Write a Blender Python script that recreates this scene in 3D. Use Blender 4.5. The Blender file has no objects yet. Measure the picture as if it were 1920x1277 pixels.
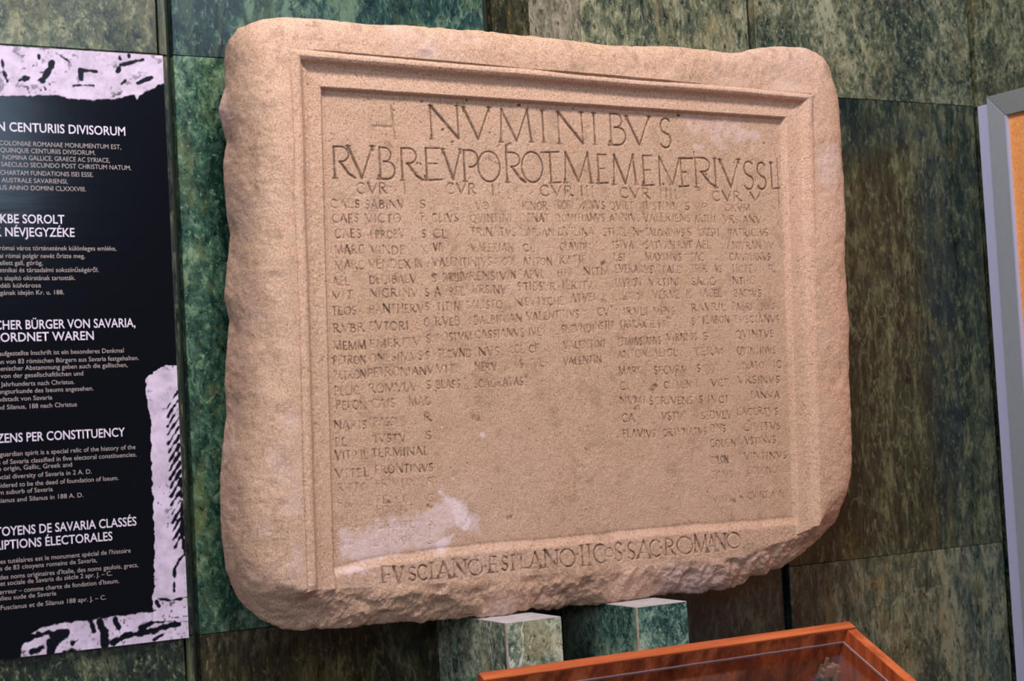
import bpy, bmesh, math, random
import numpy as np
from mathutils import Matrix, Vector

rnd = random.Random(7)
S = bpy.context.scene
COL = S.collection

# ------------------------------------------------------------------ camera
FPX, YAW, PITCH, ROLL = 3173.94, 0.52819, 0.0477, -0.05461
CAM = np.array([-0.91623, -2.60563, 0.31201])
_f = np.array([math.sin(YAW) * math.cos(PITCH), math.cos(YAW) * math.cos(PITCH), math.sin(PITCH)])
_r0 = np.array([math.cos(YAW), -math.sin(YAW), 0.0])
_u0 = np.cross(_r0, _f)
_r = math.cos(ROLL) * _r0 + math.sin(ROLL) * _u0
_u = math.cos(ROLL) * _u0 - math.sin(ROLL) * _r0
cd = bpy.data.cameras.new('camera')
cam = bpy.data.objects.new('camera', cd)
COL.objects.link(cam)
cd.sensor_width = 36.0
cd.lens = FPX / 1920 * 36.0
m = Matrix(((_r[0], _u[0], -_f[0], CAM[0]), (_r[1], _u[1], -_f[1], CAM[1]), (_r[2], _u[2], -_f[2], CAM[2]), (0, 0, 0, 1)))
cam.matrix_world = m
cd.dof.use_dof = True
cd.dof.focus_distance = 2.98
cd.dof.aperture_fstop = 6.3
cd.clip_end = 60
S.camera = cam


def at(px, py, y=0.0):
    """a point of the photograph put on the upright plane at depth y"""
    px = np.asarray(px, float); py = np.asarray(py, float)
    d = _f + _r * ((px[..., None] - 960) / FPX) - _u * ((py[..., None] - 638.5) / FPX)
    t = (y - CAM[1]) / d[..., 1]
    return CAM + t[..., None] * d


def P(px, py, y=0.0):
    return at(np.array([px]), np.array([py]), y)[0]


# ------------------------------------------------------------------ light
S.view_settings.view_transform = 'Standard'
S.view_settings.look = 'None'
S.view_settings.gamma = 1
S.view_settings.use_curve_mapping = False
S.view_settings.exposure = 0.06
w = bpy.data.worlds.new('world'); S.world = w; w.use_nodes = True
bg = w.node_tree.nodes['Background']
bg.inputs[0].default_value = (0.62, 0.63, 0.75, 1)
bg.inputs[1].default_value = 0.27


def area(name, loc, target, size, size_y, power, color):
    l = bpy.data.lights.new(name, 'AREA'); l.shape = 'RECTANGLE'
    l.size = size; l.size_y = size_y; l.energy = power; l.color = color
    o = bpy.data.objects.new(name, l); COL.objects.link(o)
    o.location = loc
    d = Vector(target) - Vector(loc)
    o.rotation_euler = d.to_track_quat('-Z', 'Y').to_euler()
    return o


area('ceiling_light', (-0.2, -1.9, 3.0), (0.6, 0, 0.5), 1.2, 0.45, 106, (1.0, 0.915, 0.84))
area('window_light', (-2.4, -2.6, 1.3), (0.3, 0, 0.4), 1.0, 1.4, 27, (0.86, 0.88, 1.0))
area('window_behind', (0.45, -3.9, 1.5), (0.45, 0, 1.5), 0.6, 0.6, 13, (0.55, 0.75, 1.0))
area('window_high', (1.3, -3.9, 2.3), (0.1, 0, 1.0), 0.9, 0.5, 8, (0.80, 0.86, 1.0))


# ------------------------------------------------------------------ helpers


def tag(o, label=None, cat=None, group=None, kind=None):
    if label: o['label'] = label
    if cat: o['category'] = cat
    if group: o['group'] = group
    if kind: o['kind'] = kind
    return o


def empty(name, loc, label=None, cat=None, group=None):
    o = bpy.data.objects.new(name, None); COL.objects.link(o)
    o.location = loc; o.empty_display_size = 0.05
    return tag(o, label, cat, group)


def link(name, me, mat, parent=None):
    o = bpy.data.objects.new(name, me); COL.objects.link(o)
    if mat is not None and not me.materials:
        me.materials.append(mat)
    if parent is not None:
        o.parent = parent
        o.matrix_parent_inverse = Matrix.Translation(-Vector(parent.location))
    return o


def bm_mesh(bm, name, smooth=False):
    me = bpy.data.meshes.new(name); bm.to_mesh(me); bm.free()
    if smooth:
        me.polygons.foreach_set('use_smooth', [True] * len(me.polygons))
    return me


def box(bm, x0, x1, y0, y1, z0, z1, bev=0.0, seg=1):
    vs = [bm.verts.new((x, y, z)) for x in (x0, x1) for y in (y0, y1) for z in (z0, z1)]
    fs = []
    for a in ((0, 1, 3, 2), (4, 6, 7, 5), (0, 4, 5, 1), (2, 3, 7, 6), (0, 2, 6, 4), (1, 5, 7, 3)):
        fs.append(bm.faces.new([vs[i] for i in a]))
    bmesh.ops.recalc_face_normals(bm, faces=fs)
    if bev > 0:
        es = list({e for f in fs for e in f.edges})
        bmesh.ops.bevel(bm, geom=es, offset=bev, segments=seg, affect='EDGES', profile=0.5)
    return vs


def boxobj(name, x0, x1, y0, y1, z0, z1, mat, parent=None, bev=0.0, seg=1):
    bm = bmesh.new(); box(bm, x0, x1, y0, y1, z0, z1, bev, seg)
    return link(name, bm_mesh(bm, name), mat, parent)


def np_mesh(name, verts, quads, smooth=True, attr=None, tris=None):
    me = bpy.data.meshes.new(name)
    verts = np.ascontiguousarray(verts, dtype=np.float32)
    quads = np.ascontiguousarray(quads, dtype=np.int32)
    nq = len(quads)
    loops = quads.ravel(); tot = np.full(nq, 4, np.int32)
    if tris is not None and len(tris):
        loops = np.concatenate([loops, np.asarray(tris, np.int32).ravel()])
        tot = np.concatenate([tot, np.full(len(tris), 3, np.int32)])
    me.vertices.add(len(verts)); me.vertices.foreach_set('co', verts.ravel())
    me.loops.add(len(loops)); me.loops.foreach_set('vertex_index', loops.astype(np.int32))
    me.polygons.add(len(tot))
    st = np.concatenate([[0], np.cumsum(tot)[:-1]]).astype(np.int32)
    me.polygons.foreach_set('loop_start', st)
    if smooth:
        me.polygons.foreach_set('use_smooth', np.ones(len(tot), bool))
    me.update(calc_edges=True)
    if attr is not None:
        a = me.color_attributes.new('wear_shade', 'FLOAT_COLOR', 'POINT')
        c = np.ones((len(verts), 4), np.float32); c[:, :attr.shape[1]] = attr
        a.data.foreach_set('color', c.ravel())
    return me


def _hash(ix, iy, iz, seed):
    h = (ix * 374761393 + iy * 668265263 + iz * 1442695041 + seed * 1274126177) & 0xFFFFFFFF
    h = ((h ^ (h >> 13)) * 1274126177) & 0xFFFFFFFF
    h = (h ^ (h >> 16)) & 0xFFFF
    return h.astype(np.float32) / 32767.5 - 1.0


def vnoise(x, y, seed=0, z=None):
    ix = np.floor(x).astype(np.int64); iy = np.floor(y).astype(np.int64)
    fx = (x - ix).astype(np.float32); fy = (y - iy).astype(np.float32)
    fx = fx * fx * (3 - 2 * fx); fy = fy * fy * (3 - 2 * fy)
    if z is None:
        o = np.int64(0)
        a = _hash(ix, iy, o, seed); b = _hash(ix + 1, iy, o, seed); c = _hash(ix, iy + 1, o, seed); d = _hash(ix + 1, iy + 1, o, seed)
        return (a + (b - a) * fx) * (1 - fy) + (c + (d - c) * fx) * fy
    iz = np.floor(z).astype(np.int64); fz = (z - iz).astype(np.float32); fz = fz * fz * (3 - 2 * fz)
    r = []
    for k in (0, 1):
        a = _hash(ix, iy, iz + k, seed); b = _hash(ix + 1, iy, iz + k, seed); c = _hash(ix, iy + 1, iz + k, seed); d = _hash(ix + 1, iy + 1, iz + k, seed)
        r.append((a + (b - a) * fx) * (1 - fy) + (c + (d - c) * fx) * fy)
    return r[0] + (r[1] - r[0]) * fz


def fbm(x, y, scale, octs=3, seed=0, z=None, gain=0.5):
    s = 0; a = 1.0; t = 0
    for k in range(octs):
        f = scale * 2.03 ** k
        s = s + a * vnoise(x * f + 7.3 * k, y * f - 3.1 * k, seed + k, None if z is None else z * f + 1.7 * k)
        t += a; a *= gain
    return s / t


# ------------------------------------------------------------------ materials
def new_mat(name):
    mt = bpy.data.materials.new(name); mt.use_nodes = True
    return mt, mt.node_tree.nodes, mt.node_tree.links, mt.node_tree.nodes['Principled BSDF']


def ramp(N, stops):
    r = N.new('ShaderNodeValToRGB')
    e = r.color_ramp.elements
    while len(e) < len(stops): e.new(0.5)
    for k, (p, c) in enumerate(stops):
        e[k].position = p; e[k].color = (c[0], c[1], c[2], 1)
    return r


def lin(c):
    return tuple(((v / 255) / 12.92 if v / 255 <= 0.04045 else ((v / 255 + 0.055) / 1.055) ** 2.4) for v in c[:3])


def noise(N, L, vec, scale, detail=4, rough=0.6, dist=0.0):
    n = N.new('ShaderNodeTexNoise'); n.inputs['Scale'].default_value = scale
    n.inputs['Detail'].default_value = detail; n.inputs['Roughness'].default_value = rough
    n.inputs['Distortion'].default_value = dist
    L.new(vec, n.inputs['Vector'])
    return n


def mapping(N, L, src, scale=(1, 1, 1), rot=(0, 0, 0), loc=(0, 0, 0)):
    mp = N.new('ShaderNodeMapping')
    mp.inputs['Scale'].default_value = scale; mp.inputs['Rotation'].default_value = rot; mp.inputs['Location'].default_value = loc
    L.new(src, mp.inputs['Vector'])
    return mp.outputs[0]


def mixc(N, L, fac, a, b, mode='MIX'):
    x = N.new('ShaderNodeMix'); x.data_type = 'RGBA'; x.blend_type = mode
    for sock, v in ((x.inputs[0], fac), (x.inputs[6], a), (x.inputs[7], b)):
        if hasattr(v, 'links'): L.new(v, sock)
        elif isinstance(v, (int, float)): sock.default_value = v
        else: sock.default_value = (v[0], v[1], v[2], 1)
    return x.outputs[2]


def maprange(N, L, v, a, b, c=0.0, d=1.0):
    x = N.new('ShaderNodeMapRange'); L.new(v, x.inputs[0])
    for i, q in enumerate((a, b, c, d)): x.inputs[i + 1].default_value = q
    return x.outputs[0]


def marble(name, dark, mid, light, accent, seed, rot=0.3, scale=1.0, stretch=0.45, rough=0.22, veins=0.22, contrast=1.5):
    """polished green marble: cloudy base, dark flecks, thin pale veins"""
    mt, N, L, B = new_mat(name)
    tc = N.new('ShaderNodeTexCoord')
    v = mapping(N, L, tc.outputs['Object'], (scale, scale, scale * stretch), (0, rot, 0), (seed * 3.7, seed * 1.3, seed * 2.1))
    big = noise(N, L, v, 5, 5, 0.62, 0.8)
    fine = noise(N, L, v, 46, 8, 0.78, 0.5)
    k = N.new('ShaderNodeMath'); k.operation = 'MULTIPLY_ADD'
    L.new(fine.outputs[0], k.inputs[0]); k.inputs[1].default_value = 0.62
    k2 = N.new('ShaderNodeMath'); k2.operation = 'MULTIPLY'; L.new(big.outputs[0], k2.inputs[0]); k2.inputs[1].default_value = 0.38
    L.new(k2.outputs[0], k.inputs[2])
    c = 0.085 / contrast
    r = ramp(N, [(0.5 - 1.25 * c, lin(dark)), (0.5 - 0.35 * c, lin([(a + b * 1.5) / 2.5 for a, b in zip(dark, mid)])), (0.5 + 0.3 * c, lin(mid)), (0.5 + 1.5 * c, lin(light))])
    L.new(k.outputs[0], r.inputs[0])
    # warm accent clouds
    ac = noise(N, L, mapping(N, L, tc.outputs['Object'], (1, 1, .5), (0, rot, 0), (seed, 4, 9)), 9, 6, 0.7, 1.2)
    col = mixc(N, L, maprange(N, L, ac.outputs[0], 0.52, 0.72, 0, 0.75), r.outputs[0], lin(accent))
    # fine dark flecks
    fl = noise(N, L, v, 105, 4, 0.75, 0.3)
    col = mixc(N, L, maprange(N, L, fl.outputs[0], 0.44, 0.36, 0, 0.85), col, lin([x * 0.35 for x in dark]))
    gl = noise(N, L, mapping(N, L, v, (1, 1, 1), (0, 0, 0), (3, 1, 8)), 130, 4, 0.75, 0.2)
    col = mixc(N, L, maprange(N, L, gl.outputs[0], 0.56, 0.68, 0, 0.6), col, lin([min(255, x * 1.12 + 8) for x in light]))
    # veins: thin level sets of a distorted noise
    vn = noise(N, L, mapping(N, L, tc.outputs['Object'], (1, 1, .45), (0, rot, 0), (seed * 2.2, 1, 5)), 2.3, 6, 0.6, 0.35)
    ab = N.new('ShaderNodeMath'); ab.operation = 'SUBTRACT'; L.new(vn.outputs[0], ab.inputs[0]); ab.inputs[1].default_value = 0.5
    ab2 = N.new('ShaderNodeMath'); ab2.operation = 'ABSOLUTE'; L.new(ab.outputs[0], ab2.inputs[0])
    col = mixc(N, L, maprange(N, L, ab2.outputs[0], 0.004, 0.0, 0, veins), col, lin([min(255, x * 1.25 + 25) for x in light]))
    L.new(col, B.inputs['Base Color'])
    rr = maprange(N, L, fine.outputs[0], 0.35, 0.65, rough * 0.85, rough * 1.3)
    L.new(rr, B.inputs['Roughness'])
    B.inputs['Specular IOR Level'].default_value = 0.45
    bp = N.new('ShaderNodeBump'); bp.inputs['Strength'].default_value = 0.05; bp.inputs['Distance'].default_value = 0.002
    L.new(big.outputs[0], bp.inputs['Height']); L.new(bp.outputs[0], B.inputs['Normal'])
    return mt


def plain(name, rgb, rough=0.5, metal=0.0, spec=0.5, grain=0.0):
    mt, N, L, B = new_mat(name)
    B.inputs['Base Color'].default_value = (*lin(rgb), 1)
    B.inputs['Roughness'].default_value = rough; B.inputs['Metallic'].default_value = metal
    B.inputs['Specular IOR Level'].default_value = spec
    if grain:
        tc = N.new('ShaderNodeTexCoord')
        n = noise(N, L, tc.outputs['Object'], 60, 4)
        col = mixc(N, L, maprange(N, L, n.outputs[0], 0.35, 0.65, 0, 1), lin([x * (1 - grain) for x in rgb]), lin([min(255, x * (1 + grain)) for x in rgb]))
        L.new(col, B.inputs['Base Color'])
    return mt


def stone_mat():
    mt, N, L, B = new_mat('carved_limestone')
    tc = N.new('ShaderNodeTexCoord'); ob = tc.outputs['Object']
    at_ = N.new('ShaderNodeAttribute'); at_.attribute_name = 'wear_shade'
    sp = N.new('ShaderNodeSeparateColor'); L.new(at_.outputs['Color'], sp.inputs[0])
    n1 = noise(N, L, ob, 3.5, 5, 0.6, 0.4)
    n2 = noise(N, L, ob, 28, 6, 0.7, 0.2)
    n3 = noise(N, L, ob, 380, 3, 0.75)
    n4 = noise(N, L, mapping(N, L, ob, (1, 1, 1), (0, 0, 0), (5, 2, 1)), 110, 4, 0.75)
    base = ramp(N, [(0.33, lin((196, 154, 120))), (0.52, lin((212, 172, 145))), (0.7, lin((222, 186, 172)))])
    L.new(n1.outputs[0], base.inputs[0])
    col = mixc(N, L, maprange(N, L, n2.outputs[0], 0.35, 0.68, 0, 0.5), base.outputs[0], lin((190, 146, 108)))
    # browner, more weathered sunken field, and shade painted on the left moulding's slope (wear.b)
    col = mixc(N, L, sp.outputs[2], col, mixc(N, L, maprange(N, L, n2.outputs[0], 0.35, 0.65), lin((204, 164, 132)), lin((172, 130, 88))))
    # sandy grain
    col = mixc(N, L, maprange(N, L, n3.outputs[0], 0.36, 0.66, 0.0, 1.0), mixc(N, L, 0.6, col, lin((242, 210, 192))), mixc(N, L, 0.42, col, lin((120, 80, 50))))
    col = mixc(N, L, maprange(N, L, n4.outputs[0], 0.60, 0.72, 0, 0.7), col, lin((122, 84, 52)))
    # dirt in cut letters and pits, plus shade painted into the top moulding (wear.r)
    col = mixc(N, L, sp.outputs[0], col, mixc(N, L, maprange(N, L, n2.outputs[0], 0.4, 0.6), lin((98, 62, 36)), lin((84, 70, 62))))
    # lime bloom (wear.g)
    wn = N.new('ShaderNodeMath'); wn.operation = 'MULTIPLY'; L.new(sp.outputs[1], wn.inputs[0])
    L.new(maprange(N, L, n4.outputs[0], 0.36, 0.52, 0.55, 1), wn.inputs[1])
    col = mixc(N, L, wn.outputs[0], col, lin((236, 214, 218)))
    L.new(col, B.inputs['Base Color'])
    B.inputs['Roughness'].default_value = 0.85
    B.inputs['Specular IOR Level'].default_value = 0.25
    hb = N.new('ShaderNodeMath'); hb.operation = 'MULTIPLY_ADD'
    L.new(n3.outputs[0], hb.inputs[0]); hb.inputs[1].default_value = 0.5; L.new(n4.outputs[0], hb.inputs[2])
    bp = N.new('ShaderNodeBump'); bp.inputs['Strength'].default_value = 0.7; bp.inputs['Distance'].default_value = 0.0014
    L.new(hb.outputs[0], bp.inputs['Height']); L.new(bp.outputs[0], B.inputs['Normal'])
    return mt


def wood_mat(name, axis, c0=(92, 32, 14), c1=(196, 100, 52)):
    """reddish veneer; axis = grain direction ('x', 'y', 'z')"""
    mt, N, L, B = new_mat(name)
    tc = N.new('ShaderNodeTexCoord')
    sc = {'x': (1.2, 26, 26), 'y': (26, 1.2, 26), 'z': (26, 26, 1.2)}[axis]
    v = mapping(N, L, tc.outputs['Object'], sc)
    n1 = noise(N, L, v, 1.3, 3, 0.6, 0.3)
    n2 = noise(N, L, v, 9, 4, 0.7, 0.2)
    mid = [(a + 1.3 * b) / 2.3 for a, b in zip(c0, c1)]
    r = ramp(N, [(0.34, lin(c0)), (0.5, lin(mid)), (0.62, lin(c1))])
    k = N.new('ShaderNodeMath'); k.operation = 'MULTIPLY_ADD'; L.new(n2.outputs[0], k.inputs[0]); k.inputs[1].default_value = 0.3
    k2 = N.new('ShaderNodeMath'); k2.operation = 'MULTIPLY'; L.new(n1.outputs[0], k2.inputs[0]); k2.inputs[1].default_value = 0.7
    L.new(k2.outputs[0], k.inputs[2]); L.new(k.outputs[0], r.inputs[0])
    L.new(r.outputs[0], B.inputs['Base Color']); B.inputs['Roughness'].default_value = 0.38
    return mt


# ------------------------------------------------------------------ the wall
TW, TH = 0.6, 0.93312
GAP = 0.019
wall = boxobj('wall_back', -1.9, 3.3, 0.021, 0.12, -1.25, 2.5, plain('mortar', (26, 34, 32), 0.8, grain=0.1))
tag(wall, kind='structure')
OL = dict(dark=(34, 46, 40), mid=(84, 92, 70), light=(140, 142, 112), accent=(124, 108, 66))
GR = dict(dark=(20, 46, 42), mid=(62, 98, 80), light=(124, 148, 118), accent=(120, 128, 78))
TE = dict(dark=(12, 34, 40), mid=(38, 70, 66), light=(92, 118, 100), accent=(84, 100, 66))
BR = dict(dark=(30, 34, 22), mid=(66, 62, 40), light=(112, 104, 72), accent=(100, 84, 50))
DK = dict(dark=(16, 32, 32), mid=(50, 62, 50), light=(100, 106, 80), accent=(92, 84, 50))
TE2 = dict(dark=(14, 30, 36), mid=(40, 58, 58), light=(84, 96, 80), accent=(76, 82, 56))
SG = dict(dark=(28, 48, 48), mid=(72, 84, 72), light=(124, 126, 104), accent=(122, 106, 68))
LG = dict(dark=(40, 54, 48), mid=(100, 106, 84), light=(152, 152, 126), accent=(150, 134, 96))
GY = dict(dark=(92, 88, 74), mid=(130, 126, 108), light=(156, 150, 134), accent=(140, 118, 92))
tiles = {
    (-2, -2): (OL, .1, .5), (-2, -1): (OL, .2, .5), (-2, 0): (DK, .2, .5), (-2, 1): (OL, .2, .5), (-2, 2): (OL, .2, .5),
    (-1, -1): (OL, .45, .6), (-1, 0): (DK, .3, .6), (-1, 1): (OL, .5, .7), (-1, -2): (OL, .5, .7), (-1, 2): (OL, .5, .7),
    (0, -1): (BR, .28, .35), (0, 0): (GR, .6, .7), (0, 1): (TE, .25, .45), (0, -2): (BR, .1, .5), (0, 2): (TE, .1, .5),
    (1, -1): (TE2, .2, .35), (1, 0): (DK, .1, .5), (1, 1): (LG, .1, .45), (1, -2): (DK, .1, .5), (1, 2): (LG, .1, .5),
    (2, -1): (SG, .05, .35), (2, 0): (DK, -.05, .35), (2, 1): (LG, -.7, .6), (2, -2): (DK, .1, .5), (2, 2): (LG, .1, .5),
    (3, -1): (DK, .0, .4), (3, 0): (DK, .1, .4), (3, 1): (OL, .5, .6), (3, -2): (DK, .1, .5), (3, 2): (LG, .1, .5),
    (4, -1): (DK, .0, .4), (4, 0): (DK, .1, .4), (4, 1): (OL, .5, .6), (4, -2): (DK, .1, .5), (4, 2): (LG, .1, .5),
}
for (n, r_), (pal, rot, st) in tiles.items():
    x0, x1 = n * TW, (n + 1) * TW - GAP
    z0, z1 = r_ * TH + 0.0004, (r_ + 1) * TH - 0.0004
    if n <= -1: x1 = (n + 1) * TW - 0.0265
    z0 = max(z0, -1.18); z1 = min(z1, 2.45)
    if z1 - z0 < 0.1: continue
    spans = [(x0, x1, pal, rot)]
    if (n, r_) == (1, 1):
        spans = [(x0, 0.677, BR, .1), (0.678, 0.788, GY, .2), (0.789, x1, LG, .1)]
    for (a, b, pl, ro) in spans:
        mt = marble('marble_tile', seed=n * 1.7 + r_ * 5.3 + a, rot=ro, stretch=st, **pl)
        boxobj('tile', a, b, 0.0 + rnd.uniform(-.0003, .0006), 0.02, z0, z1, mt, wall, bev=0.0008)
# narrow marble strip laid in the widest joint, left of the stone
sm = marble('strip_marble', seed=12, rot=0.05, stretch=.2, **DK)
for z0, z1 in ((-1.18, -0.001), (0.001, TH - .002), (TH + .001, 2.4)):
    boxobj('joint_strip', -0.0215, -0.0085, 0.006, 0.02, z0, z1, sm, wall, bev=0.0006)

floor = boxobj('floor', -3.2, 3.6, -4.5, 0.12, -1.25, -1.20, marble('floor_stone', (60, 58, 52), (112, 108, 98), (140, 136, 124), (120, 108, 90), 3, stretch=1, rough=.3))
tag(floor, kind='structure')

# ------------------------------------------------------------------ the stone slab
YF = -0.19          # front plane
GX, GZ = 1000, 800
top_pl = [(545, 88), (800, 110), (1050, 132), (1300, 154), (1527, 175)]
bot_pl = [(572, 1108), (800, 1098), (1100, 1072), (1390, 1045), (1480, 1016), (1540, 985)]


def pts_xz(pl, y):
    a = at([p[0] for p in pl], [p[1] for p in pl], y)
    return a[:, [0, 2]]


def along(pl, t):
    s = np.concatenate([[0], np.cumsum(np.hypot(*np.diff(pl, axis=0).T))]); s /= s[-1]
    return np.stack([np.interp(t, s, pl[:, 0]), np.interp(t, s, pl[:, 1])], -1)


TP, BP = pts_xz(top_pl, YF), pts_xz(bot_pl, YF)
ta = np.linspace(0, 1, GX); tb = np.linspace(0, 1, GZ)
Tl, Bl = along(TP, ta), along(BP, ta)          # (GX,2)
X = Tl[None, :, 0] * (1 - tb[:, None]) + Bl[None, :, 0] * tb[:, None]
Z = Tl[None, :, 1] * (1 - tb[:, None]) + Bl[None, :, 1] * tb[:, None]


def linedist(p, q, X, Z):
    d = np.array(q) - np.array(p); n = np.array([-d[1], d[0]]) / np.hypot(*d)
    return (X - p[0]) * n[0] + (Z - p[1]) * n[1]


YP = YF + 0.026
pTL, pTR, pBL, pBR = (P(603, 172, YP)[[0, 2]], P(1463, 226, YP)[[0, 2]], P(626, 1062, YP)[[0, 2]], P(1487, 972, YP)[[0, 2]])
oTL, oTR = TP[0], TP[-1]
oBL, oBR = P(578, 1100, YF)[[0, 2]], P(1552, 975, YF)[[0, 2]]
wob = 0.0015 * vnoise(X * 9, Z * 9, 31)
dL0 = -linedist(oBL, oTL, X, Z); dL1 = linedist(pBL, pTL, X, Z)
dR0 = linedist(oBR, oTR, X, Z); dR1 = -linedist(pBR, pTR, X, Z)
dT0 = -linedist(oTL, oTR, X, Z); dT1 = linedist(pTL, pTR, X, Z)


def tt(d0, d1):
    d0 = d0 + wob
    return np.where(d1 <= 0, 1.0, np.where(d0 <= 0, d0 * 25, d0 / np.maximum(d0 + d1, 1e-6)))


tL, tR, tT = tt(dL0, dL1), tt(dR0, dR1), tt(dT0, dT1)
prof_t = [-1, -.03, .0, .04, .10, .18, .26, .31, .40, .55, .75, .90, .95, 1.0]
prof_L = [0, 0, .0045, .0030, .0012, .0010, .0025, .007, .0125, .0150, .0160, .0165, .021, .026]
prof_T = [0, 0, .0060, .0040, .0010, .0005, .0040, .012, .0165, .0175, .0165, .0160, .0255, .0270]
hL = np.interp(tL, prof_t, prof_L); hR = np.interp(tR, prof_t, prof_L); hT = np.interp(tT, prof_t, prof_T)
# right moulding is softer, worn
H = np.where(tT <= np.minimum(tL, tR), hT, np.where(tL < tR, hL, hR))
tmin = np.minimum(np.minimum(tL, tR), tT)
# sunken field bottom: ledge that carries the last line
ledge = pts_xz([(560, 1092), (626, 1066), (700, 1046), (780, 1036), (900, 1020), (1020, 1013), (1120, 1003), (1200, 993), (1300, 985), (1487, 972), (1560, 962)], YP)
zl = np.interp(X, ledge[:, 0], ledge[:, 1])
dz = zl - Z + 0.0015 * vnoise(X * 30, Z * 30, 5)       # >0 below the ledge
k = np.clip(dz / 0.015, 0, 1); k = k * k * (3 - 2 * k)
inside = np.clip((tmin - 0.9) / 0.1, 0, 1)
H = H - inside * k * 0.0065
# below the last line the surface swells then breaks off
low = pts_xz([(560, 1112), (700, 1104), (900, 1100), (1120, 1080), (1280, 1060), (1400, 1048), (1560, 1020)], YF)
zlow = np.interp(X, low[:, 0], low[:, 1])
# the mouldings die out at the broken foot
foot = np.clip((zl - 0.008 - Z) / 0.03, 0, 1)
H = H * (1 - foot) + foot * np.where(inside > 0.5, H, 0.010 + 0.3 * H)
# groove along the ledge
H += inside * 0.0008 * np.exp(-((dz + 0.001) / 0.0028) ** 2)

wear_shade = np.zeros((GZ, GX, 3), np.float32)
wear_shade[..., 2] = np.clip((tmin - 0.93) / 0.07, 0, 1) * (0.62 + 0.5 * fbm(X, Z, 5, 3, 50)) * np.clip(1.05 - k * 0.5, 0, 1) * np.clip(1.25 - (Z - 0.1) * 0.85, 0.35, 1)
g = np.exp(-((np.maximum(tmin, -1) - 0.0) / 0.03) ** 2) * 0.25 + np.exp(-((tmin - 0.96) / 0.035) ** 2) * 0.30 * (tT <= np.minimum(tL, tR)) + np.exp(-((tmin - 0.33) / 0.05) ** 2) * 0.22 * (tT <= np.minimum(tL, tR))  # darker outer groove; painted shade under the top moulding's ridge and step
wear_shade[..., 0] = g
wear_shade[..., 2] = np.maximum(wear_shade[..., 2], np.where((tL < tR) & (tL < tT), np.exp(-((tL - .6) / .25) ** 2) * .55, 0))  # left moulding's slope painted browner, as shade on the face turned from the light
# grain and hollows
H += 0.0013 * fbm(X, Z, 12, 3, 1) * (0.4 + 0.6 * (tmin < 0.5)) + 0.00035 * fbm(X, Z, 150, 2, 9)
rough_edge = np.clip(1 - tmin / 0.5, 0, 1)
H += 0.0009 * rough_edge * fbm(X, Z, 60, 3, 12)

# --- stroke letters, cut as V grooves -------------------------------------
def arc(cx, cy, rx, ry, a0, a1, n=9):
    return [(cx + rx * math.cos(math.radians(a0 + (a1 - a0) * i / n)), cy + ry * math.sin(math.radians(a0 + (a1 - a0) * i / n))) for i in range(n + 1)]


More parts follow.
